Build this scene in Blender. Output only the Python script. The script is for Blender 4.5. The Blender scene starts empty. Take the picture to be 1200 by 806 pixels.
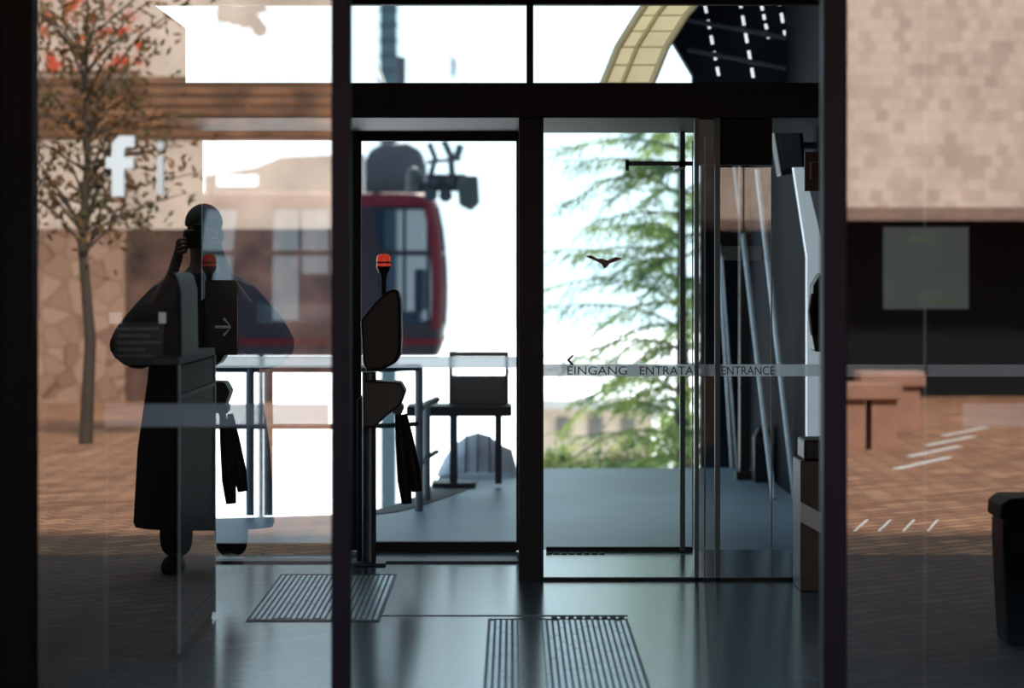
import bpy, math, random, bmesh
from mathutils import Vector, Matrix
random.seed(7)
scene=bpy.context.scene
F=3290.0; EYE=1.5; HV=315.0
def at(u,v,d): return ((u-600)*d/F, d, EYE-(v-HV)*d/F)
def X(u,d): return (u-600)*d/F
def Z(v,d): return EYE-(v-HV)*d/F

# ---------------- materials ----------------
def M(name,col,rough=.5,metal=0.,var=.15,scale=6.,bump=0.,emit=0.,spec=.5,ecol=None,col2=None,pos=(.3,.7)):
    m=bpy.data.materials.new(name); m.use_nodes=True
    nt=m.node_tree; n=nt.nodes; l=nt.links
    p=n['Principled BSDF']; tc=n.new('ShaderNodeTexCoord'); no=n.new('ShaderNodeTexNoise')
    no.inputs['Scale'].default_value=scale; no.inputs['Detail'].default_value=4
    l.new(tc.outputs['Object'],no.inputs['Vector'])
    r=n.new('ShaderNodeValToRGB'); r.color_ramp.elements[0].position=pos[0]; r.color_ramp.elements[1].position=pos[1]
    r.color_ramp.elements[0].color=tuple(c*(1-var) for c in col)+(1,)
    r.color_ramp.elements[1].color=(tuple(col2) if col2 else tuple(min(1,c*(1+var)) for c in col))+(1,)
    l.new(no.outputs['Fac'],r.inputs['Fac']); l.new(r.outputs['Color'],p.inputs['Base Color'])
    p.inputs['Roughness'].default_value=rough; p.inputs['Metallic'].default_value=metal
    p.inputs['Specular IOR Level'].default_value=spec
    if bump:
        b=n.new('ShaderNodeBump'); b.inputs['Strength'].default_value=bump; b.inputs['Distance'].default_value=.02
        l.new(no.outputs['Fac'],b.inputs['Height']); l.new(b.outputs['Normal'],p.inputs['Normal'])
    if emit:
        p.inputs['Emission Color'].default_value=tuple(ecol or col)+(1,); p.inputs['Emission Strength'].default_value=emit
    return m
def glass(name,R,tint=None):
    m=bpy.data.materials.new(name); m.use_nodes=True; nt=m.node_tree; n=nt.nodes; l=nt.links
    p=n['Principled BSDF']; p.inputs['Roughness'].default_value=0.; 
    if tint: p.inputs['Base Color'].default_value=tint+(1,)
    else:
        p.inputs['Base Color'].default_value=(1,1,1,1); p.inputs['Metallic'].default_value=1
    p.inputs['Alpha'].default_value=R
    return m
def film(name,col,op,tl=.5):
    m=bpy.data.materials.new(name); m.use_nodes=True; nt=m.node_tree; n=nt.nodes; l=nt.links
    p=n['Principled BSDF']; o=n['Material Output']; mx=n.new('ShaderNodeMixShader'); t=n.new('ShaderNodeBsdfTransparent')
    p.inputs['Base Color'].default_value=col+(1,); p.inputs['Roughness'].default_value=.6
    tr=n.new('ShaderNodeBsdfTranslucent'); tr.inputs['Color'].default_value=col+(1,)
    m2=n.new('ShaderNodeMixShader'); m2.inputs[0].default_value=tl
    l.new(p.outputs[0],m2.inputs[1]); l.new(tr.outputs[0],m2.inputs[2])
    mx.inputs[0].default_value=op
    l.new(t.outputs[0],mx.inputs[1]); l.new(m2.outputs[0],mx.inputs[2]); l.new(mx.outputs[0],o.inputs[0]); return m
def brick(name,c1,c2,mort,w,h,rot=(0,0,0),msize=.01,bump=.3,rough=.8,bias=0.):
    m=bpy.data.materials.new(name); m.use_nodes=True; nt=m.node_tree; n=nt.nodes; l=nt.links
    p=n['Principled BSDF']; tc=n.new('ShaderNodeTexCoord'); mp=n.new('ShaderNodeMapping'); mp.inputs['Rotation'].default_value=rot
    b=n.new('ShaderNodeTexBrick'); b.inputs['Color1'].default_value=c1+(1,); b.inputs['Color2'].default_value=c2+(1,); b.inputs['Mortar'].default_value=mort+(1,)
    b.inputs['Scale'].default_value=1; b.inputs['Brick Width'].default_value=w; b.inputs['Row Height'].default_value=h; b.inputs['Mortar Size'].default_value=msize; b.inputs['Bias'].default_value=bias
    l.new(tc.outputs['Object'],mp.inputs[0]); l.new(mp.outputs[0],b.inputs['Vector'])
    no=n.new('ShaderNodeTexNoise'); no.inputs['Scale'].default_value=1.3; l.new(tc.outputs['Object'],no.inputs['Vector'])
    mx=n.new('ShaderNodeMixRGB'); mx.blend_type='MULTIPLY'; mx.inputs[0].default_value=.45
    r=n.new('ShaderNodeValToRGB'); r.color_ramp.elements[0].position=.35; r.color_ramp.elements[1].position=.65; r.color_ramp.elements[0].color=(.6,.6,.6,1)
    l.new(no.outputs['Fac'],r.inputs[0]); l.new(b.outputs['Color'],mx.inputs[1]); l.new(r.outputs[0],mx.inputs[2]); l.new(mx.outputs[0],p.inputs['Base Color'])
    bp=n.new('ShaderNodeBump'); bp.inputs['Strength'].default_value=bump; bp.inputs['Distance'].default_value=.01; bp.invert=True
    l.new(b.outputs['Fac'],bp.inputs['Height']); l.new(bp.outputs[0],p.inputs['Normal']); p.inputs['Roughness'].default_value=rough
    return m
def stone(name,c1,c2):
    m=bpy.data.materials.new(name); m.use_nodes=True; nt=m.node_tree; n=nt.nodes; l=nt.links
    p=n['Principled BSDF']; tc=n.new('ShaderNodeTexCoord')
    v=n.new('ShaderNodeTexVoronoi'); v.inputs['Scale'].default_value=4.2; v2=n.new('ShaderNodeTexVoronoi'); v2.feature='DISTANCE_TO_EDGE'; v2.inputs['Scale'].default_value=4.2
    l.new(tc.outputs['Object'],v.inputs['Vector']); l.new(tc.outputs['Object'],v2.inputs['Vector'])
    r=n.new('ShaderNodeValToRGB'); r.color_ramp.elements[0].color=c1+(1,); r.color_ramp.elements[1].color=c2+(1,)
    l.new(v.outputs['Color'],r.inputs[0])
    r2=n.new('ShaderNodeValToRGB'); r2.color_ramp.elements[0].color=(.45,.4,.36,1); r2.color_ramp.elements[1].position=.05
    l.new(v2.outputs['Distance'],r2.inputs[0])
    mx=n.new('ShaderNodeMixRGB'); mx.blend_type='MULTIPLY'; mx.inputs[0].default_value=1; l.new(r.outputs[0],mx.inputs[1]); l.new(r2.outputs[0],mx.inputs[2])
    l.new(mx.outputs[0],p.inputs['Base Color']); p.inputs['Roughness'].default_value=.9; return m
def leafmat(name,c1,c2,trans=.5):
    m=bpy.data.materials.new(name); m.use_nodes=True; nt=m.node_tree; n=nt.nodes; l=nt.links
    p=n['Principled BSDF']; o=n['Material Output']; tc=n.new('ShaderNodeTexCoord'); no=n.new('ShaderNodeTexNoise'); no.inputs['Scale'].default_value=2.5
    r=n.new('ShaderNodeValToRGB'); r.color_ramp.elements[0].position=.35; r.color_ramp.elements[1].position=.65; r.color_ramp.elements[0].color=c1+(1,); r.color_ramp.elements[1].color=c2+(1,)
    l.new(tc.outputs['Object'],no.inputs['Vector']); l.new(no.outputs['Fac'],r.inputs[0]); l.new(r.outputs[0],p.inputs['Base Color'])
    t=n.new('ShaderNodeBsdfTranslucent'); l.new(r.outputs[0],t.inputs[0]); mx=n.new('ShaderNodeMixShader'); mx.inputs[0].default_value=trans
    l.new(p.outputs[0],mx.inputs[1]); l.new(t.outputs[0],mx.inputs[2]); l.new(mx.outputs[0],o.inputs[0]); p.inputs['Roughness'].default_value=.7; return m

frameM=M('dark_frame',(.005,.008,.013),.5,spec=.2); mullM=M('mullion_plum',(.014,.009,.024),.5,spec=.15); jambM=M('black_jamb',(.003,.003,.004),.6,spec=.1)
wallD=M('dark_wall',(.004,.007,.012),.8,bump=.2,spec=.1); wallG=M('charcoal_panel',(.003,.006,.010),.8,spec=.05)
blackM=M('black_plastic',(.004,.005,.008),.45,spec=.3); blackR=M('black_rubber',(.004,.004,.005),.6,spec=.3)
darksteel=M('dark_steel',(.018,.027,.042),.45,.5)
floorM=M('polished_concrete',(.10,.21,.30),.18,0,.3,1.4,0,spec=.8)
platM=M('platform_concrete',(.20,.31,.44),.4,0,.15,1.2,0,spec=.4)
matM=M('matting',(.55,.70,.85),.28,.4); matD=M('mat_well',(.10,.15,.20),.5)
paintW=M('white_paint',(.8,.8,.8),.5,var=.05)
RN=.27
gN=glass('facade_glass',RN)
stripeM=film('frosted_stripe',(.76,.84,.90),.88,.8); stripeN=film('frosted_stripe_facade',(.55,.74,1.0),.8,.45)

# ---------------- mesh builder ----------------
class B:
    def __init__(s): s.v=[]; s.f=[]
    def add(s,vs,fs):
        k=len(s.v); s.v+=[tuple(a) for a in vs]; s.f+=[tuple(i+k for i in f) for f in fs]; return s
    def box(s,x0,x1,y0,y1,z0,z1):
        if x0>x1:x0,x1=x1,x0
        if z0>z1:z0,z1=z1,z0
        return s.add([(x0,y0,z0),(x1,y0,z0),(x1,y1,z0),(x0,y1,z0),(x0,y0,z1),(x1,y0,z1),(x1,y1,z1),(x0,y1,z1)],
          [(0,3,2,1),(4,5,6,7),(0,1,5,4),(1,2,6,5),(2,3,7,6),(3,0,4,7)])
    def ub(s,u0,u1,v0,v1,d,t): # measured on a plane at distance d, thickness t
        return s.box(X(u0,d),X(u1,d),d,d+t,Z(v1,d),Z(v0,d))
    def tube(s,pts,rad,n=12,cap=True):
        pts=[Vector(p) for p in pts]; k=len(pts)
        if not isinstance(rad,(list,tuple)): rad=[rad]*k
        vs=[];fs=[]; ref=None
        for i,p in enumerate(pts):
            t=(pts[min(i+1,k-1)]-pts[max(i-1,0)]).normalized()
            if ref is None:
                ref=Vector((0,0,1)) if abs(t.z)<.9 else Vector((1,0,0))
            a=t.cross(ref).normalized(); b=t.cross(a).normalized()
            for j in range(n):
                an=2*math.pi*j/n; vs.append(p+(a*math.cos(an)+b*math.sin(an))*rad[i])
        for i in range(k-1):
            for j in range(n): fs.append((i*n+j,i*n+(j+1)%n,(i+1)*n+(j+1)%n,(i+1)*n+j))
        if cap: fs.append(tuple(range(n-1,-1,-1))); fs.append(tuple((k-1)*n+j for j in range(n)))
        return s.add(vs,fs)
    def prism(s,poly,axis,a,b):
        n=len(poly); vs=[]
        for w in (a,b):
            for p in poly:
                vs.append((p[0],w,p[1]) if axis=='y' else ((w,p[0],p[1]) if axis=='x' else (p[0],p[1],w)))
        fs=[tuple(range(n)),tuple(range(2*n-1,n-1,-1))]+[(i,i+n,(i+1)%n+n,(i+1)%n) for i in range(n)]
        return s.add(vs,fs)
    def ball(s,c,r,n=16,m=10,zmin=-1):
        vs=[];fs=[]
        for i in range(m+1):
            th=math.pi*i/m; z=max(math.cos(th),zmin)
            for j in range(n):
                ph=2*math.pi*j/n; vs.append((c[0]+r[0]*math.sin(th)*math.cos(ph),c[1]+r[1]*math.sin(th)*math.sin(ph),c[2]+r[2]*z))
        for i in range(m):
            for j in range(n): fs.append((i*n+j,(i+1)*n+j,(i+1)*n+(j+1)%n,i*n+(j+1)%n))
        return s.add(vs,fs)
    def lathe(s,c,rings,n=24): # rings: (z, rx, ry)
        vs=[];fs=[]
        for z,rx,ry in rings:
            for j in range(n):
                a=2*math.pi*j/n; vs.append((c[0]+rx*math.cos(a),c[1]+ry*math.sin(a),z))
        k=len(rings)
        for i in range(k-1):
            for j in range(n): fs.append((i*n+j,i*n+(j+1)%n,(i+1)*n+(j+1)%n,(i+1)*n+j))
        fs.append(tuple(range(n-1,-1,-1))); fs.append(tuple((k-1)*n+j for j in range(n)))
        return s.add(vs,fs)
WL={}
def link(o): scene.collection.objects.link(o)
def mk(name,b,mat,parent=None,label=None,cat=None,kind=None,group=None,bevel=0,smooth=False):
    if isinstance(b,B): vs,fs=b.v,b.f
    else: vs,fs=b
    xs=[v[0] for v in vs];ys=[v[1] for v in vs];zs=[v[2] for v in vs]
    o=Vector(((min(xs)+max(xs))/2,(min(ys)+max(ys))/2,min(zs)))
    me=bpy.data.meshes.new(name); me.from_pydata([(v[0]-o.x,v[1]-o.y,v[2]-o.z) for v in vs],[],fs); me.validate(); me.update()
    bm=bmesh.new(); bm.from_mesh(me); bmesh.ops.recalc_face_normals(bm,faces=bm.faces); bm.to_mesh(me); bm.free()
    ob=bpy.data.objects.new(name,me); me.materials.append(mat)
    if smooth:
        for p in me.polygons: p.use_smooth=True
    if parent: ob.parent=parent; ob.location=o-WL[parent.name]
    else: ob.location=o
    WL[ob.name]=o
    if label: ob['label']=label
    if cat: ob['category']=cat
    if kind: ob['kind']=kind
    if group: ob['group']=group
    if bevel:
        bv=ob.modifiers.new('bevel','BEVEL'); bv.width=bevel; bv.segments=2
    link(ob); return ob
def empty(name,loc,label,cat,group=None):
    e=bpy.data.objects.new(name,None); e.location=loc; e.empty_display_size=.1; link(e); WL[e.name]=Vector(loc)
    e['label']=label; e['category']=cat
    if group: e['group']=group
    return e
def S(name,b,mat,label,**k): return mk(name,b,mat,label=label,kind='structure',**k)
def plane(x0,x1,y,z0,z1): return ([(x0,y,z0),(x1,y,z0),(x1,y,z1),(x0,y,z1)],[(0,1,2,3)])
def text(name,s,size,loc,mat,parent=None,label=None,cat=None,width=None,ext=.0005,off=0):
    c=bpy.data.curves.new(name+'_c','FONT'); c.body=s; c.size=size; c.extrude=ext; c.offset=off
    t=bpy.data.objects.new(name+'_t',c); link(t); dg=bpy.context.evaluated_depsgraph_get()
    me=bpy.data.meshes.new_from_object(t.evaluated_get(dg)); bpy.data.objects.remove(t)
    xs=[v.co.x for v in me.vertices]; x0=min(xs); w=max(xs)-x0; sx=(width/w) if width else 1
    vs=[(loc[0]+(v.co.x-x0)*sx, loc[1]-v.co.z, loc[2]+v.co.y) for v in me.vertices]; fs=[tuple(p.vertices) for p in me.polygons]
    return mk(name,(vs,fs),mat,parent,label,cat)

# ---------------- shell ----------------
S('floor',B().box(-2.6,3.4,9.45,15.0,-.1,0),floorM,'polished blue-grey concrete lobby floor')
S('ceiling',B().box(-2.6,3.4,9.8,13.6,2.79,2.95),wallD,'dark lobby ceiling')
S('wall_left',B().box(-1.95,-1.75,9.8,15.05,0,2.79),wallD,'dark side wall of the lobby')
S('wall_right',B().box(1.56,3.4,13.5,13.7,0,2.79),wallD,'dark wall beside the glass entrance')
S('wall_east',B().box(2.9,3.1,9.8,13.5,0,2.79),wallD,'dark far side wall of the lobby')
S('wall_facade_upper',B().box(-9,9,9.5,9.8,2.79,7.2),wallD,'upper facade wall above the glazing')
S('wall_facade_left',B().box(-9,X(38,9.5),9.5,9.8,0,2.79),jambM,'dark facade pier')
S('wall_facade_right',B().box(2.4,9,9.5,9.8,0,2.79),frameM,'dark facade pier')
S('ceiling_shade_blocker',B().box(-9,9,6.3,9.5,3.35,3.55),wallD,'added dark slab out of view, shading the plaza by the entrance')  # unseen slab added to keep light off the paving near the facade
S('trim_1',B().box(X(38,9.5),2.4,9.5,9.62,2.5,2.79),mullM,'dark metal head of the shop front')
S('trim_2',B().ub(388,410,-100,840,9.46,.12),mullM,'dark plum metal mullion',bevel=.004)
S('trim_3',B().ub(965,993,-100,840,9.46,.12),mullM,'dark plum metal mullion',bevel=.004)
S('trim_4',B().ub(0,38,-100,840,9.46,.04),jambM,'dark metal jamb',bevel=.004)
w1=S('window_1',plane(X(38,9.5),X(388,9.5),9.52,0,2.5),gN,'fixed facade glass pane with reflections of the plaza')
w2=S('window_2',plane(X(993,9.5),2.4,9.52,0,2.5),gN,'fixed facade glass pane with reflections of the plaza')
d1=S('door_1',B().ub(121,126,-90,835,9.7,.02),darksteel,'open sliding glass leaf with frosted stripe')
mk('frosted_stripe',plane(X(122,9.69),X(386,9.69),9.69,.955,1.035),stripeN,d1)
d2=S('door_2',B().ub(1084,1087,-90,835,9.7,.02),frameM,'open sliding glass leaf with frosted stripe')
mk('frosted_stripe',plane(X(1128,9.69),X(1330,9.69),9.69,.955,1.035),stripeN,d2)
# partition
yA=13.5; yB=14.9
S('trim_5',B().box(-1.75,1.56,yA,15.0,Z(138,yA),Z(97,yA)),frameM,'dark steel transom beam',bevel=.004)
S('trim_6',B().box(-1.75,1.56,yA,yA+.08,Z(5,yA),2.79),frameM,'dark frame above the clerestory')
S('window_3',B().ub(617,625,4,97,yA,.06),frameM,'clerestory window with dark mullion')
S('trim_8',B().ub(608,637,138,681,yA,.1),frameM,'dark steel door post',bevel=.004)
d3=S('door_3',B().ub(418,608,150,165,yB,.06).ub(408,423,150,645,yB,.06).ub(605,614,150,645,yB,.06).ub(423,605,635,646,yB,.06),frameM,'glass door with dark frame and frosted stripe')
w4=S('window_4',B().ub(213,236,150,645,yB,.06).ub(236,408,150,164,yB,.06).ub(236,408,637,646,yB,.06),frameM,'side glass with dark frame and frosted stripe')
mk('frosted_stripe',plane(X(236,yB),X(408,yB),yB+.02,Z(431,yB),Z(418,yB)),stripeM,w4)
mk('frosted_stripe',plane(X(423,yB),X(605,yB),yB+.02,Z(431,yB),Z(418,yB)),stripeM,d3)
S('trim_11',B().ub(640,812,641,646,yB,.03).ub(637,970,677,683,yA,.04),frameM,'thin floor rail of the sliding doors')
S('trim_12',B().ub(964,972,138,681,yA,.08),frameM,'dark jamb')
S('trim_13',B().box(-1.75,0.03,14.3,14.45,0,.012),darksteel,'steel threshold strip in the floor')
S('trim_17',B().box(1.57,X(1250,13.48),13.48,13.5,Z(441,13.5),Z(427,13.5)),M('pale_strip',(.35,.42,.5),.5,emit=.12),'pale safety stripe on the side wall')
tf=M('teal_frame',(.02,.045,.06),.35,.5)
d4=S('door_4',B().ub(797,803,140,645,14.86,.03).ub(814,819,138,681,yA,.04),tf,'glass entrance door with lettering on a frosted stripe')
mk('frosted_stripe',plane(X(637,yA),X(812,yA),yA+.02,Z(441,yA),Z(427,yA)),stripeM,d4)
d5=S('door_5',B().ub(838,844,138,681,yA,.04),tf,'glass entrance pane with lettering on a frosted stripe')
mk('frosted_stripe',plane(X(812,yA),X(965,yA),yA+.02,Z(441,yA),Z(427,yA)),stripeM,d5)
letM=M('dark_lettering',(.02,.02,.03),.5); purM=M('purple_vinyl',(.10,.02,.25),.5)
zt=Z(439,yA)
text('lettering','EINGANG',.058,(X(665,yA),yA+.012,zt),letM,d4,width=X(735,yA)-X(665,yA))
text('lettering','ENTRATA',.058,(X(750,yA),yA+.012,zt),letM,d4,width=X(813,yA)-X(750,yA))
text('lettering','ENTRANCE',.058,(X(846,yA),yA+.012,zt),letM,d5,width=X(908,yA)-X(846,yA))
mk('arrow_mark',B().prism([(X(u,yA),Z(v,yA)) for u,v in [(673,416),(670,416),(664,422),(670,428),(673,428),(668,422)]],'y',yA+.006,yA+.01),purM,d4)
S('window_6',plane(X(819,yA),X(838,yA),yA+.02,.02,2.22),glass('stile_glass',.45,(.02,.035,.045)),'narrow tinted glass')
S('window_7',plane(X(844,yA),X(905,yA),yA+.03,Z(305,yA),Z(196,yA)),glass('transom_glass',.17),'reflective glass panel beside the entrance')
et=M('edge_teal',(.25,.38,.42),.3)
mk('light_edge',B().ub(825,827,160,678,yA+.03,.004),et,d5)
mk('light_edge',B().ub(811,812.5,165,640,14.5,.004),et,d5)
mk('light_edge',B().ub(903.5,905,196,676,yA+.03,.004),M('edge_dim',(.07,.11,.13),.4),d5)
S('trim_15',B().ub(819,905,140,193,yA+.1,.12),M('door_operator',(.006,.007,.01),.6,spec=.15),'dark door operator housing')
# station shell
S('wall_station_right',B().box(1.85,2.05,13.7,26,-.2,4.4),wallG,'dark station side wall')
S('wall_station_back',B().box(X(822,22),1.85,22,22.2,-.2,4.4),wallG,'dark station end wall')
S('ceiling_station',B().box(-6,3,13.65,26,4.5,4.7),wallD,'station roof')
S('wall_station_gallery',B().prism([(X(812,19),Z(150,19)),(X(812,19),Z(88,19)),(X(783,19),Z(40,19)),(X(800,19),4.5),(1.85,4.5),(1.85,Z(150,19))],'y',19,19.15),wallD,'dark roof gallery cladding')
edge=[(180,609),(250,607),(320,605),(388,603),(430,599),(465,591),(495,578),(512,563),(520,549)]
poly=[]
for u,v in edge:
    d=F*EYE/(v-HV); poly.append((X(u,d),d))
poly=[(-3.2,15.0),(-3.2,poly[0][1])]+poly+[(1.85,21.2),(1.85,15.0)]
S('floor_platform',B().prism(poly,'z',-.5,-.001),platM,'grey concrete boarding platform with curved edge')
arc=[(440,603),(465,600),(490,594),(520,584),(545,575),(558,568)]; arc2=[(558,562),(540,567),(515,573),(490,581),(462,592),(440,598)]
pp=[]
for u,v in arc+arc2:
    d=F*EYE/(v-HV); pp.append((X(u,d),d))
mk('guide_strip',B().prism(pp,'z',-.0005,.004),M('channel',(.03,.035,.045),.6),label='dark curved guide strip set in the platform edge',cat='guide strip')

# strip lamps
lampM=M('lamp_strip',(.9,.92,.95),.4,emit=.8)
rows=[((826,5),(844,97)),((866,-5),(884,97)),((912,-5),(930,97)),((948,-5),(958,60)),((890,-5),(902,50))]
for ri,(a,b) in enumerate(rows):
    nd=5
    for k in range(nd):
        t0=k/nd+.03*(ri%2); t1=t0+.11
        p0=(a[0]+(b[0]-a[0])*t0,a[1]+(b[1]-a[1])*t0); p1=(a[0]+(b[0]-a[0])*t1,a[1]+(b[1]-a[1])*t1)
        mk('strip_light',B().tube([at(*p0,18.995),at(*p1,18.995)],.010,8),lampM,label='slim white strip lamp on the dark roof cladding',cat='lamp',group='strip lamps')
pm=M('purlin_grey',(.03,.04,.055),.5)
for a,b in [((800,22),(960,52)),((806,58),(960,88)),((930,5),(965,92))]:
    mk('roof_purlin',B().tube([at(*a,18.97),at(*b,18.97)],.018,8),pm,label='dark grey roof purlin crossing the cladding',cat='purlin',group='roof purlins')
# arched girder
gir=M('cream_girder',(.85,.79,.55),.5,var=.12,scale=3)
le=[(684,132),(705,97),(722,55),(745,18),(768,-15),(800,-50)]; re=[(862,-50),(835,-15),(806,18),(783,55),(766,97),(752,132)]
g=empty('roof_girder',at(720,132,18),'curved cream metal roof girder with panel seams','girder')
mk('girder_web',B().prism([(X(u,18),Z(v,18)) for u,v in le+re],'y',18,18.3),gir,g,bevel=.01)
sb=B()
for i in range(len(le)):
    for t in (0,.5):
        if i==len(le)-1: continue
        a=Vector(at(*le[i],17.995)).lerp(Vector(at(*le[i+1],17.995)),t); c=Vector(at(*re[-1-i],17.995)).lerp(Vector(at(*re[-2-i],17.995)),t)
        sb.tube([a,c],.006,6)
o=mk('panel_seams',sb,M('seam',(.5,.45,.3),.6),g); o['kind']='stuff'
mk('flange',B().tube([at(u+2,v,17.97) for u,v in le],.022,8),M('flange',(.4,.36,.25),.5),g)
mk('flange',B().tube([at(u-2,v,17.97) for u,v in re],.022,8),M('flange_b',(.4,.36,.25),.5),g)
mk('inner_rib',B().tube([at(le[i][0]*.6+re[-1-i][0]*.4,le[i][1],17.98) for i in range(6)],.014,8),M('rib',(.42,.37,.2),.5),g)

# struts
st=M('galvanised_strut',(.40,.50,.60),.4,.1)
for a,b,d0,r in [((862,197),(907,585),20.5,.019),((842,285),(858,549),20.9,.013),((888,198),(932,584),18.4,.021),((846,300),(864,552),20.7,.009)]:
    dz=min(21.0,F*EYE/(b[1]-HV))
    mk('steel_strut',B().tube([at(a[0],a[1],d0),at(b[0],b[1],dz)],r,10),st,label='slanted galvanised steel strut against the dark wall',cat='strut',group='station struts')
mk('steel_column',B().ub(867,879,150,560,20.0,.1).ub(863,883,553,561.5,19.95,.2),blackM,label='black steel column standing on the platform',cat='column')
mk('painted_brace',B().prism([(X(u,16.2),Z(v,16.2)) for u,v in [(930,196),(942,196),(964,285),(966,619),(946,619),(946,300)]],'y',16.2,16.3),M('pale_brace',(.65,.72,.78),.5,var=.05,emit=.3,ecol=(.7,.85,.95)),label='pale painted steel brace with added glow leaning on the station wall',cat='brace')  # brightness partly from emission, though the brace is no lamp
# wall speaker, sign, black box
e=empty('loudspeaker',at(922,205,17),'black wall loudspeaker box on a bracket','loudspeaker')
mk('speaker_box',B().prism([(X(u,17),Z(v,17)) for u,v in [(906,150),(940,142),(945,200),(915,206)]],'y',17,17.25),blackM,e,bevel=.01)
mk('speaker_grille',B().prism([(X(u,17),Z(v,17)) for u,v in [(911,156),(936,150),(940,194),(918,199)]],'y',16.985,17),darksteel,e)
mk('bracket',B().tube([at(942,170,17.1),(1.87,17.1,Z(170,17))],.02,8),darksteel,e)
e=empty('wall_sign',at(956,222,14),'small dark sign with red pictogram','sign')
mk('sign_plate',B().ub(943,970,178,224,14,.015),M('sign_dark',(.05,.02,.02),.5),e)
mk('pictogram',B().tube([at(950,210,13.99),at(950,190,13.99),at(962,190,13.99)],.006,6),M('sign_mark',(.5,.3,.3),.5),e)
mk('sign_bracket',B().box(X(965,14),1.6,14,14.015,Z(212,14),Z(190,14)),darksteel,e)
e=empty('wall_telephone',at(962,415,14.2),'black wall telephone box hanging in the entrance','telephone')
mk('housing',B().prism([(X(u,14.2),Z(v,14.2)) for u,v in [(953,335),(962,320),(1020,320),(1020,415),(955,412),(951,390)]],'y',14.2,14.4),blackM,e,bevel=.01)
mk('handset',B().tube([at(955,345,14.16),at(952,365,14.14),at(955,392,14.16)],.022,8),blackR,e)
e=empty('control_console',at(890,565,19.7),'dark control console by the station wall','console')
mk('cabinet',B().prism([(X(u,19.7),Z(v,19.7)) for u,v in [(884,565),(884,512),(890,500),(902,502),(905,565)]],'y',19.7,19.95),blackM,e,bevel=.01)
mk('panel',B().prism([(X(u,19.7),Z(v,19.7)) for u,v in [(887,522),(887,514),(900,512),(900,522)]],'y',19.68,19.7),darksteel,e)
# wooden cabinet
e=empty('litter_cabinet',at(958,692,13.05),'brown wooden litter cabinet with pale band','cabinet')
d=13.05
mk('cabinet_body',B().box(X(938,d),1.56,d,d+.35,0,Z(540,d)),M('brown_wood',(.035,.02,.015),.5,var=.4,scale=9),e,bevel=.006)
mk('pale_band',B().prism([(X(u,d),Z(v,d)) for u,v in [(938,588),(972,606),(972,630),(938,611)]],'y',d-.01,d),M('band',(.5,.56,.65),.4),e)
mk('lid',B().box(X(943,d),1.56,d+.03,d+.33,Z(540,d),Z(516,d)),blackM,e,bevel=.01)

# bird sticker
bird=[(686,300),(693,299),(700,303),(706,303),(712,305),(722,301),(730,303),(722,306),(714,309),(712,312),(708,315),(705,309),(699,306),(692,303)]
mk('bird_sticker',B().prism([(X(u,yA),Z(v,yA)) for u,v in bird],'y',yA+.012,yA+.016),M('bird_red',(.11,.02,.035),.5),label='dark red flying bird silhouette sticker on glass door',cat='sticker')
mk('door_closer_bar',B().ub(733,812,189,194,14.3,.03).ub(733,737,187,200,14.3,.02).box(X(796,14.3),.885,14.3,14.86,Z(196,14.3),Z(188,14.3)),darksteel,label='thin black overhead arm fixed to glass panel',cat='door arm')

# ---------------- floor mats ----------------
def floormat(x0,x1,y0,y1,lab,n,smooth=None):
    e=empty('floor_grille',((x0+x1)/2,(y0+y1)/2,0),lab,'floor mat','entrance floor grilles')
    mk('mat_well',B().box(x0,x1,y0,y1,0,.002),matD,e)
    b=B(); w=(x1-x0)/n
    for i in range(n):
        if smooth and smooth[0]<=i<smooth[1]: continue
        xa=x0+w*(i+.2); ya=y0+.04+random.uniform(0,.06)
        while ya<y1-.1:
            yb=min(y1-.04,ya+random.uniform(.35,.9)); b.box(xa,xa+w*.55,ya,yb,.002,.005); ya=yb+.015
    o=mk('ridges',b,matM,e); o['kind']='stuff'
    if smooth: mk('smooth_strip',B().box(x0+w*smooth[0],x0+w*smooth[1],y0+.03,y1-.03,.002,.004),M('strip_grey',(.12,.19,.28),.2),e)
    mk('frame',B().box(x0-.008,x0,y0-.008,y1+.008,0,.005).box(x1,x1+.008,y0-.008,y1+.008,0,.005).box(x0,x1,y0-.008,y0,0,.005).box(x0,x1,y1,y1+.008,0,.005),darksteel,e)
floormat(-1.125,-.572,11.95,13.75,'ribbed metal entrance grille set in the floor near the gate',22)
floormat(-.095,.487,9.9,12.0,'ribbed metal entrance grille with smooth central strip in the floor',24,(5,9))
b=B()
for i in range(9): b.box(.17+i*.036,.17+i*.036+.024,12.03,12.1,.0,.006)
mk('drain_slot',b,blackR,label='row of black drain slots in the concrete floor',cat='drain')
S('trim_16',B().box(-.7,.5,12.13,12.15,0,.003),matD,'dark floor joint')
b=B()
for i in range(8): b.box(X(640,14.8)+i*.04,X(640,14.8)+i*.04+.028,14.75,14.8,0,.006)
mk('drain_slot',b,blackR,label='row of black drain slots by the door',cat='drain')

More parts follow.
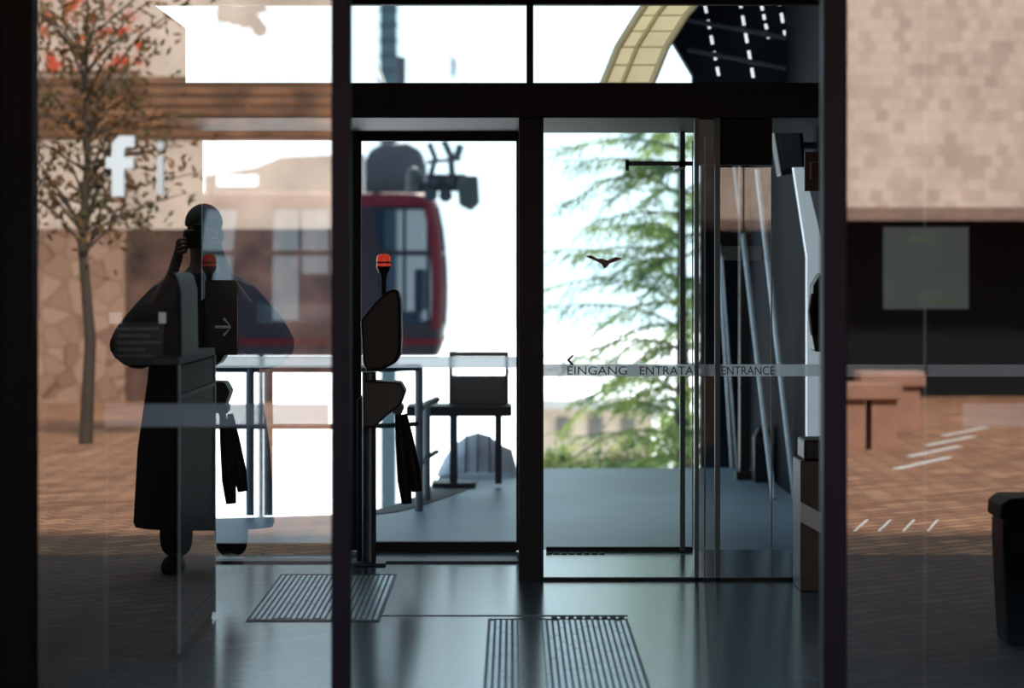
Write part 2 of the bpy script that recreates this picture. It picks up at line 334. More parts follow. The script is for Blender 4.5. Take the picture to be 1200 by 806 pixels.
# ---------------- ticket gates ----------------
redM=M('red_lens',(.5,.03,.02),.3,emit=.35,ecol=(1,.08,.04)); redD=M('red_lens_dim',(.3,.03,.02),.4,emit=.08,ecol=(1,.08,.04))
def gate(du,dd,left):
    d=14.2
    def p(u,v): return (X(u+du,d),Z(v,d))
    e=empty('ticket_gate',(X(431+du,d),d+.05,0),'black ski-pass turnstile on a steel pole with red signal lamp' if not left else 'black ski-pass turnstile with arrow display beside dark wall','turnstile','ticket gates')
    mk('base_plate',B().box(*[X(411+du,d),X(452+du,d)],d-.05,d+.15,0,.015),darksteel,e,bevel=.003)
    mk('pole',B().tube([(X(432+du,d),d+.05,.015),(X(432+du,d),d+.05,Z(436,d))],.036,16),M('gate_pole',(.09,.12,.15),.4,.6),e)
    mk('side_pole',B().tube([(X(420+du,d),d+.1,.015),(X(420+du,d),d+.1,Z(470,d)),(X(430+du,d),d+.08,Z(462,d))],.014,10),darksteel,e)
    mk('reader_housing',B().prism([p(*q) for q in [(423,375),(430,366),(440,354),(452,343),(461,338),(467,340),(470,352),(471,395),(470,415),(464,425),(450,432),(430,435),(426,425)]],'y',d-.06,d+.16),blackM,e,bevel=.012)
    mk('reader_rim',B().tube([ (p(u,v)[0],d-.062,p(u,v)[1]) for u,v in [(461,340),(466,344),(468,360),(468,400),(467,415),(461,424)]],.005,8),darksteel,e)
    mk('mechanism_housing',B().prism([p(*q) for q in [(426,445),(470,447),(476,458),(470,474),(452,488),(440,500),(426,500)]],'y',d-.08,d+.14),M('mechanism',(.012,.016,.024),.45),e,bevel=.01)
    for k,(a,bb) in enumerate([((467,482),(477,589)),((473,486),(488,577))]):
        ax,az=p(*a); bx,bz=p(*bb); yy=d-.05+k*.12
        mk('turnstile_arm',B().tube([(ax,yy,az),(ax+(bx-ax)*.3,yy,az+(bz-az)*.3),(ax+(bx-ax)*.75,yy,az+(bz-az)*.75),(bx,yy,bz)],[.016,.027,.036,.026],14),blackR,e)
    mk('arm_hub',B().tube([(p(466,478)[0],d-.07,p(466,478)[1]),(p(466,478)[0],d+.1,p(466,478)[1])],.03,14).tube([(p(463,470)[0],d,p(463,470)[1]),(p(468,485)[0],d,p(468,485)[1])],.02,10),darksteel,e)
    lu=449; rz=lambda v:(X(lu+du,d),d+.05,Z(v,d))
    mk('lamp_stem',B().tube([rz(360),rz(330),rz(318)],[.014,.014,.022],10),blackM,e)
    mk('signal_lamp',B().tube([rz(312),rz(302),rz(299),rz(297.5)],[.036,.036,.03,.012],18),redD if left else redM,e)
    mk('lamp_base',B().tube([rz(320),rz(312)],[.026,.039],18),blackM,e)
    mk('lamp_ring',B().tube([rz(308.5),rz(306.5)],.0375,18),blackM,e)
    if left:
        mk('display',B().box(*[X(243,d),X(281,d)],d-.12,d-.09,Z(415,d),Z(328,d)),M('display_dark',(.012,.014,.018),.35),e,bevel=.004)
        mk('display_bracket',B().box(X(246,d),X(262,d),d-.095,d-.03,Z(400,d),Z(380,d)),darksteel,e)
        q=lambda u,v:(X(u,d-.125),d-.125,Z(v,d-.125))
        mk('arrow',B().tube([q(252,383),q(270,383)],.008,6).tube([q(262,373),q(271,383),q(262,393)],.008,6),M('arrow_pale',(.35,.40,.48),.5,emit=.12),e)
        mk('display_rim',B().tube([q(245,330),q(279,330),q(279,413),q(245,413),q(245,330)],.003,6),darksteel,e)
gate(0,0,False); gate(-205,0,True)
# ticket terminal near the left wall
d=10.8
e=empty('ticket_terminal',(X(166,d),d+.6,0),'tall dark ticket terminal cabinet with sloped hood and notice','ticket terminal')
mk('cabinet_body',B().box(X(124,d),-1.29,d,12.1,0.0,1.13),M('terminal_body',(.003,.004,.006),.6,spec=.1),e,bevel=.01)
mk('side_panel',B().box(-1.29,-1.282,d+.02,12.08,0.03,1.12),M('terminal_side',(.012,.02,.028),.5,spec=.2),e)
ce=M('corner_edge',(.20,.32,.38),.35)
for yy in (d-.004,12.09): mk('corner_edge',B().box(-1.285,-1.277,yy,yy+.02,0.02,1.13),ce,e)
mk('top_cap',B().box(X(124,d)-.01,-1.28,d-.01,12.11,1.13,1.16),M('cap',(.05,.07,.09),.5,.2),e,bevel=.004)
mk('hood',B().prism([(X(u,d),Z(v,d)) for u,v in [(130,425),(133,395),(142,370),(158,348),(178,330),(195,318),(203,322),(208,340),(209,425)]],'y',d+.1,d+.7),blackM,e,bevel=.02)
mk('notice_plate',B().ub(134,192,378,424,d+.08,.01),M('notice_grey',(.07,.08,.10),.5),e)
b=B()
for i in range(5): b.ub(138,[186,176,188,170,182][i],384+i*8,386.5+i*8,d+.072,.006)
mk('notice_lines',b,M('notice_ink',(.3,.32,.35),.6),e)
for z in (.1,1.0): mk('side_trim',B().box(-1.282,-1.276,d,12.1,z,z+.012),darksteel,e)
for u0,u1 in ((128,142),(186,194)): mk('indicator',B().ub(u0,u1,366,379,d+.05,.02),M('indicator_white',(.6,.65,.7),.5,emit=.2),e)

# notice on right pane, letters on the left pane
e=empty('paper_notice',at(1085,362,9.56),'white paper notice with green bands taped to glass','notice')
mk('sheet',plane(X(1035,9.56),X(1135,9.56),9.56,Z(362,9.56),Z(266,9.56)),film('paper',(.7,.85,.92),.65),e)
gr=film('green_ink',(.60,.82,.55),.5)
for (a,b_,c,d_) in ((1060,1108,272,286),(1075,1122,342,356)):
    mk('green_band',plane(X(a,9.55),X(b_,9.55),9.55,Z(d_,9.55),Z(c,9.55)),gr,e)
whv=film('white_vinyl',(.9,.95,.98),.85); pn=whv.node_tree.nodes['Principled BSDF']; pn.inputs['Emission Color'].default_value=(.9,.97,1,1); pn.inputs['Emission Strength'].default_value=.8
def vp(pts): return [(X(u,9.5),Z(v,9.5)) for u,v in pts]
mk('lettering',B().prism(vp([(131,230),(131,197),(124,197),(124,184),(131,184),(131,168),(139,159),(157,159),(157,172),(147,172),(145,176),(145,184),(156,184),(156,197),(145,197),(145,230)]),'y',9.50,9.506),whv,w1)
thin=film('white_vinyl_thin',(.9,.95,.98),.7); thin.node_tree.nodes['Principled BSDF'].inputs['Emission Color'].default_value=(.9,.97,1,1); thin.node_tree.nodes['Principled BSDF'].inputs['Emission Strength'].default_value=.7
mk('lettering',B().prism(vp([(184,228),(184,182),(191,182),(191,228)]),'y',9.50,9.506).prism(vp([(184,175),(184,166),(191,166),(191,175)]),'y',9.50,9.506),thin,w1)
# litter bin standing on the plaza beside the entrance
e=empty('litter_bin',(2.15,7.8,0),'black litter bin with rounded lid and opening','litter bin')
def bx(u): return (u-600)*11.1/F+.06
def bz(v): return EYE-(v-HV)*11.1/F
mk('bin_body',B().prism([(bx(u),bz(v)) for u,v in [(1166,759),(1160,640),(1160,610),(1235,610),(1235,640),(1228,759)]],'y',7.62,7.9),blackR,e,bevel=.015)
mk('bin_lid',B().prism([(bx(u),bz(v)) for u,v in [(1156,610),(1157,592),(1168,584),(1228,584),(1238,592),(1239,610)]],'y',7.6,7.92),M('bin_lid',(.006,.006,.007),.6,spec=.1),e,bevel=.01)
mk('bin_opening',B().box(bx(1172),bx(1224),7.9,7.915,bz(650),bz(625)),darksteel,e)

# ---------------- platform furniture ----------------
e=empty('platform_bench',at(535,570,19.3),'dark metal pedestal bench with framed backrest on the platform','bench')
d=19.3
mk('bench_seat',B().ub(476,600,476,488,d-.15,.45),blackM,e,bevel=.01)
mk('backrest',B().ub(526,596,412,418,d+.3,.03).ub(526,530,417,476,d+.3,.03).ub(592,596,417,476,d+.3,.03).ub(529,593,440,476,d+.3,.03),M('backrest',(.06,.055,.065),.5),e)
mk('leg',B().ub(527,536,488,567,d,.05),darksteel,e)
mk('leg',B().ub(580,588,488,567,d,.05),darksteel,e)
mk('foot_plate',B().ub(506,557,566,570.5,d-.1,.3),darksteel,e)
def rail(path,posts,lab):
    e=empty('guard_rail',Vector((path[0][0],path[0][1],0)),lab,'railing','platform railings')
    mk('top_rail',B().tube(path,.022,10),darksteel,e)
    mk('mid_rail',B().tube([(x,y,z-.35) for x,y,z in path],.016,10),darksteel,e)
    for x,y in posts: mk('rail_post',B().tube([(x,y,0),(x,y,path[0][2])],.026,10),M('post_grey',(.10,.12,.15),.5),e)
d=17.1
rail([(X(236,d),d,.89),(X(293,d),d,.89),(X(315,d),d,.89),(X(400,d),d,.89),(X(455,d),d+.1,.89),(X(491,17.4),17.4,.89)],[(X(293,d),d),(X(315,d),d),(X(491,17.4),17.4)],'grey steel guard rail with round posts at the platform edge')
rail([(X(491,17.6),17.6,.62),(X(500,18.3),18.3,.62),(X(512,18.9),18.9,.62)],[(X(500,18.3),18.3)],'low curved steel guard rail beside the bench')
# hump (irregular sloping shape)
e=empty('landing_hump',at(556,550,20.9),'blue-grey sloping ribbed guide hump on the platform','guide hump')
prof=[(512,549),(520,538),(532,522),(546,512),(560,508),(574,512),(586,522),(600,528),(606,549)]
hp=[(X(u,20.5),max(0,Z(v,20.5)-.0)) for u,v in prof]; hp[0]=(hp[0][0],0.002); hp[-1]=(hp[-1][0],0.002)
vs=[];fs=[]; n=len(hp)
for j,(yy,sc) in enumerate([(20.2,.12),(20.35,.6),(20.6,1.0),(20.9,.85),(21.15,.3)]):
    for x,z in hp: vs.append((x,yy,.002+(z-.002)*sc))
for j in range(4):
    for i in range(n-1): fs.append((j*n+i,j*n+i+1,(j+1)*n+i+1,(j+1)*n+i))
mk('hump_shell',(vs,fs),M('hump',(.40,.50,.64),.5,var=.25,scale=5,emit=.05,ecol=(.6,.7,.85)),e,smooth=True)
b=B()
for k in (2,3,4,5,6):
    b.tube([(vs[j*n+k][0],vs[j*n+k][1]-.01,vs[j*n+k][2]+.004) for j in range(5)],.005,6)
o=mk('hump_ribs',b,darksteel,e); o['kind']='stuff'

# ---------------- gondola ----------------
d=32.; x0=X(196,d); x1=X(520,d); cx=(x0+x1)/2; hw=(x1-x0)/2; zb=Z(418,d); zt=Z(225,d); cy=33.1
PR=[(0,.95),(.06,.975),(.2,.992),(.4,1.0),(.6,.992),(.8,.965),(.92,.935),(.97,.91),(1.0,.86)]
def wscale(t):
    for i in range(len(PR)-1):
        if PR[i][0]<=t<=PR[i+1][0]+1e-9:
            k=(t-PR[i][0])/(PR[i+1][0]-PR[i][0]); return PR[i][1]*(1-k)+PR[i+1][1]*k
    return PR[-1][1]
NR=64
def ring(t,off=0):
    w=hw*wscale(t)+off; dp=1.05*wscale(t)+off; r=.18; pts=[]
    corners=[(w-r,dp-r,0),(-(w-r),dp-r,90),(-(w-r),-(dp-r),180),(w-r,-(dp-r),270)]
    z=zb+(zt-zb)*t; per=NR//4
    for ci,(px,py,a0) in enumerate(corners):
        na=7; nx=corners[(ci+1)%4]
        arcp=[(px+r*math.cos(math.radians(a0+90*i/(na-1))),py+r*math.sin(math.radians(a0+90*i/(na-1)))) for i in range(na)]
        pts+=arcp
        e0=arcp[-1]; e1=(nx[0]+r*math.cos(math.radians(nx[2])),nx[1]+r*math.sin(math.radians(nx[2])))
        m=per-na
        for i in range(1,m+1): pts.append((e0[0]+(e1[0]-e0[0])*i/(m+1),e0[1]+(e1[1]-e0[1])*i/(m+1)))
    return [(cx+a,cy+b_,z) for a,b_ in pts]
def band(t0,t1,off=0,sel=None,steps=6,capb=False,capt=False):
    b=B(); rs=[ring(t0+(t1-t0)*i/steps,off) for i in range(steps+1)]; n=len(rs[0]); vs=[p for r_ in rs for p in r_]; fs=[]
    for i in range(steps):
        for j in range(n):
            if sel is None or j in sel: fs.append((i*n+j,i*n+(j+1)%n,(i+1)*n+(j+1)%n,(i+1)*n+j))
    if capb: fs.append(tuple(range(n)))
    if capt: fs.append(tuple(steps*n+j for j in range(n)))
    used=sorted({q for f in fs for q in f}); mp={q:i for i,q in enumerate(used)}
    b.v=[vs[q] for q in used]; b.f=[tuple(mp[q] for q in f) for f in fs]; return b
gr_=M('gondola_red',(.055,.003,.009),.5,spec=.12); gd=M('gondola_dark',(.010,.008,.014),.5,spec=.15); gw=glass('gondola_glass',.62,(.015,.025,.045))
e=empty('gondola_cabin',(cx,cy,zb),'dark red cable car cabin with large tinted windows','cable car')
mk('lower_shell',band(0,.2,0,capb=True),gd,e,smooth=True)
mk('red_skirt',band(.07,.11,.012),gr_,e)
mk('roof',band(.915,1.0,.01,capt=True),gr_,e,smooth=True)
mk('windows',band(.2,.915,-.02),gw,e)
for c in range(4):
    o=mk('corner_pillar',band(.17,.92,.012,{c*16+k for k in range(1,5)}),gr_,e); s=o.modifiers.new('s','SOLIDIFY'); s.thickness=.04
    for k in (8,13):
        o=mk('window_mullion',band(.18,.92,.008,{c*16+k}),gd,e); s=o.modifiers.new('s','SOLIDIFY'); s.thickness=.04
o=mk('window_rail',band(.62,.645,.006,None,1),gd,e); s=o.modifiers.new('s','SOLIDIFY'); s.thickness=.03
for u in (448,472,500,300,350,385):
    mk('window_post',B().box(X(u,33),X(u+4,33),32.95,33.0,zb+.3,zt-.15),gd,e)
mk('cabin_seat',B().box(x0+.3,x0+.7,32.4,33.8,zb+.02,zb+.5).box(x0+.25,x0+.35,32.4,33.8,zb+.5,zb+1.0),blackM,e,bevel=.03)
mk('cabin_seat',B().box(x1-.7,x1-.3,32.4,33.8,zb+.02,zb+.5).box(x1-.35,x1-.25,32.4,33.8,zb+.5,zb+1.0),blackM,e,bevel=.03)
mk('cabin_door_panel',B().box(cx-.2,cx+.6,33.6,33.8,zb+.02,zb+.95),blackM,e,bevel=.03)
hx=X(455,d); hm=M('hanger_grey',(.035,.037,.048),.6,spec=.3)
mk('hanger',B().prism([(X(u,d),Z(v,d)) for u,v in [(424,228),(424,185),(430,172),(445,165),(475,164),(490,172),(496,190),(498,228)]],'y',32.7,33.4),hm,e,bevel=.05)
mk('hanger_arm',B().tube([(hx,33,Z(175,d)),(hx,33,Z(120,d)),(hx+.1,33,Z(90,d)),(hx+.1,33.05,Z(60,d))],.06,10),hm,e)
# lift housing behind the cabin
e=empty('lift_housing',(X(330,36),36.4,-4.3),'grey-brown lift housing with sloping roof and window','lift housing')
mk('housing_wall',B().prism([(X(u,36),Z(v,36)) for u,v in [(240,235),(240,206),(300,196),(330,184),(424,180),(424,235)]],'y',36,36.8),M('housing_wall',(.06,.045,.045),.8),e)
mk('housing_window',B().ub(254,302,205,218,35.97,.03),M('housing_window',(.8,.85,.9),.3,emit=.8),e)
mk('housing_post',B().box(X(300,36),X(306,36),36.3,36.5,-4.05,Z(230,36)),darksteel,e)
# drive machinery
dk=M('machinery',(.02,.028,.036),.5,.3)
e=empty('cable_machinery',at(530,245,30),'dark lift drive machinery with pulleys and arms','machinery')
d=30
mk('beam',B().ub(488,560,214,224,d,.2).ub(500,545,204,215,d+.02,.15),dk,e)
mk('motor_block',B().prism([(X(u,d),Z(v,d)) for u,v in [(536,212),(545,205),(560,206),(562,238),(552,247),(538,240)]],'y',d-.1,d+.3),dk,e,bevel=.02)
for u,v,r in [(505,228,.07),(522,229,.07),(508,212,.05),(527,211,.05)]:
    p=at(u,v,d-.1); mk('pulley',B().tube([p,(p[0],p[1]+.12,p[2])],r,16),darksteel,e)
for pts,r in [(((503,168),(510,185),(505,205)),.03),(((520,165),(528,182),(530,206)),.035),(((500,190),(540,186)),.02),(((540,170),(534,188)),.04)]:
    mk('bracket',B().tube([at(a,b_,d) for a,b_ in pts],r,8),dk,e)
mk('beacon',B().ball(at(485,208,d),(.085,.085,.12),14,8).tube([at(485,214,d),at(485,226,d)],.09,12),dk,e)
mk('beacon_lens',B().ball(at(485,199,d),(.05,.05,.035),12,8),redD,e)
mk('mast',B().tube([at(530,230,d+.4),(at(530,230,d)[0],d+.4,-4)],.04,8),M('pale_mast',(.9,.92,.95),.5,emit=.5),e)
# tower & cables
d=60
tw=M('tower_steel',(.02,.045,.06),.5,.3)
e=empty('lift_tower',(X(455,d),d,-4),'dark teal steel lift tower with crossbeam','lift tower')
mk('mast',B().box(X(445,d),X(465,d),d,d+.35,-4,Z(-20,d)),tw,e)
for i in range(5): mk('rung',B().ub(443,467,10+i*18,13+i*18,d-.03,.1),darksteel,e)
mk('crossbeam',B().box(X(380,d),X(520,d),d,d+.3,Z(-20,d),Z(-30,d)),tw,e)
cab=M('cable',(.05,.06,.07),.5)
for a,bb in [((398,-40),(443,96)),((408,-30),(450,100)),((462,-30),(505,130)),((488,-60),(545,100))]:
    mk('lift_cable',B().tube([at(a[0],a[1],59),at((a[0]+bb[0])/2-2,(a[1]+bb[1])/2,50),at(bb[0],bb[1],40)],.022,6),cab,label='thin steel lift cable against the bright sky',cat='cable',group='lift cables')
mk('cable_clamp',B().tube([at(531,66,50),at(531,90,50)],.035,8),cab,label='small dark cable clamp against sky',cat='cable clamp')
d=40
e=empty('sheave_assembly',at(285,38,d),'dark sheave wheel assembly hanging from cable support','pulley assembly')
mk('sheave_beam',B().tube([at(255,8,d),at(285,12,d),at(312,6,d)],.10,8).tube([at(262,-40,d),at(268,10,d)],.08,8),blackM,e)
for u,v in [(262,18),(274,21),(286,24),(298,26),(304,34)]:
    p=at(u,v,d); mk('sheave_wheel',B().tube([p,(p[0],p[1]+.1,p[2])],.11,16),blackM,e)

# ---------------- conifer ----------------
def conifer(tx,ty,zbase,ztop):
    e=empty('conifer_tree',(tx,ty,zbase),'feathery green conifer with drooping layered branches beyond the platform','tree')
    mk('trunk',B().tube([(tx,ty,zbase),(tx+.03,ty,0),(tx,ty,ztop)],[.14,.08,.02],10),M('bark',(.04,.03,.025),.9),e)
    br=B(); lf=B(); z=-1.5
    while z<ztop-.1:
        for k in range(5):
            az=random.uniform(0,2*math.pi) if k else math.pi+random.uniform(-.6,.6)
            f=(ztop-z)/(ztop+1.5)
            L=(.95+.5*f**.5)*(random.uniform(.75,1.2) if k==0 else random.uniform(.3,.8))
            dr=Vector((math.cos(az),math.sin(az),0)); p0=Vector((tx,ty,z)); pts=[]
            tilt=random.uniform(.3,.8); dro=random.uniform(.6,1.1)
            fn=lambda t:p0+dr*L*t+Vector((0,0,L*(tilt*t-dro*t*t+.2*t**3)))
            for i in range(7): pts.append(fn(i/6))
            br.tube(pts,[.016*(1-.8*i/6) for i in range(7)],5,False)
            side=Vector((-dr.y,dr.x,0))
            for j in range(18):
                t=.15+.87*j/17; q=fn(t)
                for sg in (-1,1):
                    tl=(.12+.28*(1-abs(t-.5)))*random.uniform(.4,1.1); td=(dr*.6+side*sg*.7+Vector((0,0,random.uniform(-1.1,.0)))).normalized()
                    for s_ in range(6):
                        c=q+td*tl*(s_+.5)/6
                        a=(td+Vector((random.uniform(-.8,.8),random.uniform(-.8,.8),random.uniform(-.9,.5)))).normalized()*.042
                        w=a.cross(Vector((random.uniform(-1,1),random.uniform(-1,1),random.uniform(-1,1)))).normalized()*.011
                        lf.add([c-a*.3-w,c-a*.3+w,c+a+w*.3,c+a-w*.3],[(0,1,2,3)])
        z+=.22
    mk('branches',br,M('twig',(.08,.07,.04),.9),e)
    o=mk('needles',lf,leafmat('needles',(.025,.09,.045),(.24,.32,.07),.5),e); o['kind']='stuff'
conifer(X(797,28),28,-4,Z(106,28))
def bank():
    vs=[];fs=[];nx,ny=40,14
    for j in range(ny):
        for i in range(nx):
            x=.1+3.0*i/(nx-1); y=29.5+5*j/(ny-1); h=min(1,j/5)
            z=-3.8+(2.7+.2*math.sin(i*.45)+.15*math.sin(i*1.3+j))*h
            vs.append((x,y,z+random.uniform(-.1,.1)))
    for j in range(ny-1):
        for i in range(nx-1): fs.append((j*nx+i,j*nx+i+1,(j+1)*nx+i+1,(j+1)*nx+i))
    mk('grassy_bank',(vs,fs),M('dry_grass',(.12,.10,.05),.95,var=.5,scale=4,bump=.5),label='dry brown grassy bank below the conifer',cat='bank',kind='stuff')
bank()
e=empty('chalet',at(700,545,38),'low tan chalet seen behind the shrubs','building')
mk('chalet_wall',B().box(X(632,38),X(765,38),38,39,-4.05,Z(478,38)),M('tan_wall',(.50,.38,.29),.8,var=.25,scale=2),e)
mk('chalet_roof',B().box(X(628,38),X(770,38),37.8,39.1,Z(478,38),Z(468,38)),M('grey_roof',(.5,.48,.45),.8),e)
for u in (652,690,728): mk('chalet_window',B().ub(u,u+16,490,512,37.96,.04),M('chalet_pane',(.16,.14,.13),.3),e)
lg=leafmat('shrub_leaf',(.03,.09,.03),(.34,.34,.10),.4)
for (u,v,r) in [(655,550,.24),(702,555,.26),(752,535,.32),(805,512,.36)]:
    c=Vector(at(u,v,31)); b=B()
    for i in range(600):
        dd=Vector((random.gauss(0,1),random.gauss(0,1),random.gauss(0,1))).normalized()*r*random.uniform(.5,1.15)
        a=Vector((random.uniform(-1,1),random.uniform(-1,1),random.uniform(-1,1))).normalized()*.035; w=a.cross(Vector((.3,.5,1))).normalized()*.025
        q=c+dd; b.add([q-a,q-w,q+a,q+w],[(0,1,2,3)])
    e=empty('shrub',(c.x,c.y,-1.0),'yellow-green leafy shrub on the bank','shrub','bank shrubs')
    o=mk('leaves',b,lg,e); o['kind']='stuff'
    sb=B()
    for k in range(6): sb.tube([(c.x,c.y,-1.2),(c.x+random.uniform(-.3,.3)*r*2,c.y+random.uniform(-.2,.2),c.z+r*.5)],[.02,.006],5)
    mk('stems',sb,M('stem',(.08,.06,.04),.9),e)
mk('snow_slope',([(-150,22.5,-4),(150,22.5,-4),(150,300,-5),(-150,300,-5)],[(0,1,2,3)]),M('snow',(.85,.88,.92),.8,var=.04),label='bright snow covered ground below the platform',cat='snow',kind='stuff')

# ---------------- plaza behind the viewer (seen in the facade reflections) ----------------
S('floor_plaza',B().box(-14,14,-16,4.3,-.1,0),brick('brick_paving',(.32,.13,.07),(.58,.30,.17),(.15,.09,.06),.26,.13,(0,0,.785),.014),'red-brown herringbone brick plaza paving')
S('floor_plaza_shade',B().box(-14,14,4.3,9.45,-.1,0),brick('shaded_paving',(.10,.055,.055),(.17,.095,.085),(.05,.035,.04),.26,.13,(0,0,.785),.014),'plaza paving coloured darker as shade in front of the entrance')  # facade shade deepened by a darker paving colour
S('wall_sky_blocker_left',B().box(-10.2,-10,-12.7,9.4,0,9),wallD,'added dark wall blocking skylight at the plaza edge')  # unseen side walls, added to cut skylight on the plaza
S('wall_sky_blocker_right',B().box(10,10.2,-12.7,9.4,0,9),wallD,'added dark wall blocking skylight at the plaza edge')
e=empty('stone_building',(5.5,-13.5,0),'tan stone block building above a dark shop front','building')
mk('block_wall',B().box(1.2,12,-14.5,-12.8,2.13,9),brick('tan_blocks',(.58,.44,.37),(.86,.70,.61),(.66,.52,.45),.13,.13,(math.pi/2,0,0),.004,.2,bias=.3),e)
mk('shop_front',B().box(1.2,12,-14.5,-13.9,0,2.13),M('shopfront_dark',(.008,.008,.01),.5,spec=.2),e)
mk('fascia',B().box(1.2,12,-12.85,-12.75,2.05,2.2),M('fascia',(.3,.2,.16),.6),e)
e=empty('cream_building',(-4.5,-13.5,0),'cream rendered building with timber slats and rubble stone base','building')
mk('rendered_wall',B().box(-12,1.2,-14.5,-12.8,0,9),M('cream_render',(.80,.66,.57),.8,var=.3,scale=1.4),e)
tm=M('timber',(.26,.13,.07),.6,var=.6,scale=2.5)
b=B()
for i in range(6): b.box(-12,1.2,-12.8,-12.76,3.0+i*.12,3.08+i*.12)
mk('timber_slats',b,tm,e)
mk('stone_base',B().box(-12,-4.35,-12.8,-12.5,0,1.95),stone('rubble',(.28,.16,.11),(.52,.35,.26)),e)
mk('shop_window',B().box(-4.35,-1.2,-12.8,-12.74,0,1.95),M('shop_dark',(.12,.07,.055),.4,var=.7,scale=2.5),e)
redp=M('orange_panel',(.80,.66,.57),.6,var=0,scale=6,col2=(.70,.10,.03),pos=(.50,.60))
mk('red_panel',B().box(-5.35,-4.2,-12.8,-12.75,3.75,4.6),redp,e)
for k,(xa,ya) in enumerate([(2.85,-2),(3.15,-3.4),(3.5,-4.8),(3.85,-6.2)]):
    mk('painted_line',B().prism([(xa,ya),(xa+.6,ya-1.3),(xa+.65,ya-1.25),(xa+.05,ya+.05)],'z',0.0,.006),paintW,label='white painted line on brick paving',cat='road marking',group='plaza markings')
for k in range(4):
    xa=1.95+k*.14
    mk('painted_line',B().prism([(xa,3.0),(xa+.16,2.3),(xa+.175,2.3),(xa+.015,3.0)],'z',0.0,.006),paintW,label='white painted line on brick paving',cat='road marking',group='plaza markings')
pk=M('pink_stone',(.38,.20,.14),.8)
for (xa,ya,w) in [(2.95,-4.4,.28),(3.5,-7.,.3)]:
    e=empty('plaza_bench',(xa,ya,0),'pinkish stone bench with two supports on plaza','bench','plaza benches')
    mk('slab',B().box(xa-w,xa+w,ya-.25,ya+.25,.42,.55),pk,e,bevel=.01)
    for s in (-1,1): mk('bench_leg',B().box(xa+s*w*.85,xa+s*w*.1,ya-.2,ya+.2,0,.42),pk,e)
# plaza tree
tx,ty=-3.65,-5.0
e=empty('plaza_tree',(tx,ty,0),'young deciduous tree with orange-green autumn leaves','tree')
tb=B().tube([(tx,ty,0),(tx+.04,ty,.9),(tx-.03,ty,1.7),(tx+.02,ty,2.5),(tx,ty,3.4)],[.06,.05,.04,.03,.012],10); lf=B()
for k in range(54):
    az=random.uniform(0,6.28); z0=random.uniform(1.6,3.5); L=random.uniform(.5,1.35)
    dx,dy=math.cos(az)*L*.8,math.sin(az)*L*.5; z1=z0+L*random.uniform(.1,.9)
    pts=[(tx,ty,z0),(tx+dx*.45,ty+dy*.45,z0+(z1-z0)*.6),(tx+dx,ty+dy,z1)]
    tb.tube(pts,[.014,.009,.004],6)
    for i in range(30):
        t=random.uniform(.3,1.05); c=Vector(pts[0]).lerp(Vector(pts[2]),t)+Vector((random.gauss(0,.15),random.gauss(0,.11),random.gauss(0,.15)))
        a=Vector((random.uniform(-1,1),random.uniform(-1,1),random.uniform(-1,.3))).normalized()*.05; w=a.cross(Vector((random.random(),1,random.random()))).normalized()*.018
        lf.add([c-a,c-w,c+a,c+w],[(0,1,2,3)])
mk('trunk',tb,M('tree_bark',(.08,.06,.045),.9),e)
o=mk('leaves',lf,leafmat('autumn_leaf',(.07,.09,.025),(.34,.14,.04),.35),e); o['kind']='stuff'

# ---------------- person outside ----------------
px,py=-1.53,5.1
def skin(name,joints,edges,mat,parent,root=0,sub=2):
    me=bpy.data.meshes.new(name); me.from_pydata([(j[0],j[1],j[2]) for j in joints],edges,[])
    ob=bpy.data.objects.new(name,me); link(ob)
    md=ob.modifiers.new('Skin','SKIN'); md.use_smooth_shade=True
    for i,j in enumerate(joints):
        sv=me.skin_vertices[0].data[i]; r=j[3]; sv.radius=(r,j[4] if len(j)>4 else r); sv.use_root=(i==root)
    ss=ob.modifiers.new('Sub','SUBSURF'); ss.levels=sub; ss.render_levels=sub
    me.materials.append(mat); ob.parent=parent; ob.location=(0,0,0); return ob
skinM=M('skin',(.26,.16,.12),.6); jack=M('dark_jacket',(.040,.034,.038),.9,spec=.1); trou=M('dark_trousers',(.03,.026,.03),.9,spec=.05)
e=empty('person',(px,py,0),'person in long dark coat raising a camera to the face','person')
J=[(0,0,.95,.12),(0,0,1.15,.12),(0,0,1.36,.13),(0,.01,1.5,.06),(0,.02,1.58,.07),(0,.025,1.68,.088),(0,.02,1.75,.075)]
E=[(0,1),(1,2),(2,3),(3,4),(4,5),(5,6)]
def addc(J,E,root,ch):
    prev=root
    for c in ch: J.append(c); E.append((prev,len(J)-1)); prev=len(J)-1
    return prev
for s in (-1,1):
    addc(J,E,0,[(s*.1,0,.86,.085),(s*.12,.01,.48,.055),(s*.13,0,.09,.038),(s*.14,.13,.035,.03)])
    w=addc(J,E,2,[(s*.18,0,1.43,.055),(s*.33,.1,1.17,.04),(s*.14,.2,1.46,.026),(s*.10,.21,1.56,.032)])
    for k in range(4):
        addc(J,E,w,[(s*.10,.235,1.58+k*.02,.009),(s*.075,.262,1.585+k*.02,.009),(s*(.05+.005*(k%2)),.262,1.585+k*.02,.008)])
    addc(J,E,w,[(s*.085,.2,1.585,.011),(s*.06,.185,1.6,.009)])
skin('body',J,E,skinM,e)
J=[(0,0,.95,.28,.18),(0,0,1.12,.31,.17),(0,0,1.30,.30,.15),(0,.0,1.42,.20,.12),(0,0,1.5,.10)]; E=[(0,1),(1,2),(2,3),(3,4)]
for s in (-1,1): addc(J,E,2,[(s*.24,0,1.32,.13),(s*.36,.08,1.06,.14),(s*.22,.17,1.34,.085)])
skin('coat',J,E,jack,e)
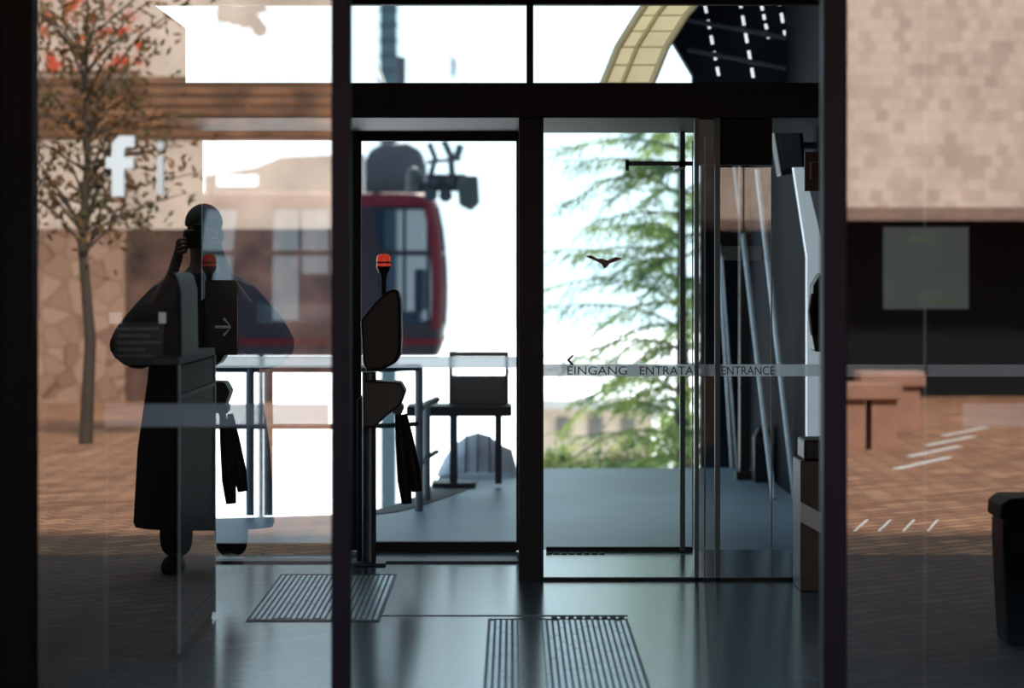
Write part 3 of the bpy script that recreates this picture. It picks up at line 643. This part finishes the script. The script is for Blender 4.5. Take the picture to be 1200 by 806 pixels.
mk('coat_skirt',B().lathe((px,py),[(.22,.34,.22),(.24,.35,.23),(.6,.33,.21),(.95,.28,.18),(1.2,.26,.16),(1.32,.2,.12)]),jack,e,smooth=True)
J=[(0,0,.92,.14,.12)]; E=[]
for s in (-1,1): addc(J,E,0,[(s*.1,0,.84,.1),(s*.13,.01,.48,.10),(s*.14,0,.06,.085)])
skin('trousers',J,E,trou,e)
hb=B().ball((px,py-.0,1.725),(.095,.105,.1),16,10,-.15); hb.ball((px,py-.03,1.68),(.09,.08,.1),16,10)
mk('hair',hb,M('hair',(.05,.038,.03),.8),e,smooth=True)
mk('nose',B().ball((px,py+.118,1.655),(.014,.02,.022),10,6),skinM,e)
for s in (-1,1):
    mk('ear',B().ball((px+s*.09,py+.02,1.665),(.012,.022,.032),10,6),skinM,e)
    mk('shoe',B().ball((px+s*.145,py+.06,.03),(.06,.16,.06),14,8,-.5),blackR,e)
e=empty('photo_camera',(px,py+.17,1.60),'black photo camera with lens held at the face','camera')
mk('camera_body',B().box(px-.07,px+.07,py+.15,py+.215,1.6,1.69).box(px-.03,px+.03,py+.15,py+.21,1.69,1.72),blackM,e,bevel=.008)
mk('lens',B().tube([(px,py+.215,1.645),(px,py+.33,1.645)],[.034,.038],18),blackM,e)

# ---------------- lights ----------------
sun=bpy.data.lights.new('sun','SUN'); sun.energy=9.5; sun.color=(1,.93,.84); sun.angle=.07
so=bpy.data.objects.new('sun',sun); dv=Vector((-.18,-1,-1.12)); so.rotation_euler=dv.to_track_quat('-Z','Y').to_euler(); link(so)
w=bpy.data.worlds.new('World'); scene.world=w; w.use_nodes=True
bg=w.node_tree.nodes['Background']; bg.inputs[0].default_value=(.67,.90,1,1); bg.inputs[1].default_value=1.65
al=bpy.data.lights.new('girder_fill','AREA'); al.energy=24; al.size=.5; al.color=(1,.93,.75)  # added fill light to brighten the girder, no fixture behind it
ao=bpy.data.objects.new('girder_fill',al); ao.location=(.6,16,3.2); ao.rotation_euler=(Vector((.9,18,3.1))-Vector((.6,16,3.2))).to_track_quat('-Z','Y').to_euler(); link(ao)
# ---------------- camera ----------------
cam=bpy.data.cameras.new('cam'); cam.lens=F/1200*36; cam.sensor_width=36; cam.shift_y=-(403-HV)/1200; cam.clip_end=1000
cam.dof.use_dof=True; cam.dof.focus_distance=13.8; cam.dof.aperture_fstop=2.0
co=bpy.data.objects.new('cam',cam); co.location=(0,0,EYE); co.rotation_euler=(math.pi/2,0,0); link(co); scene.camera=co
scene.view_settings.view_transform='Standard'
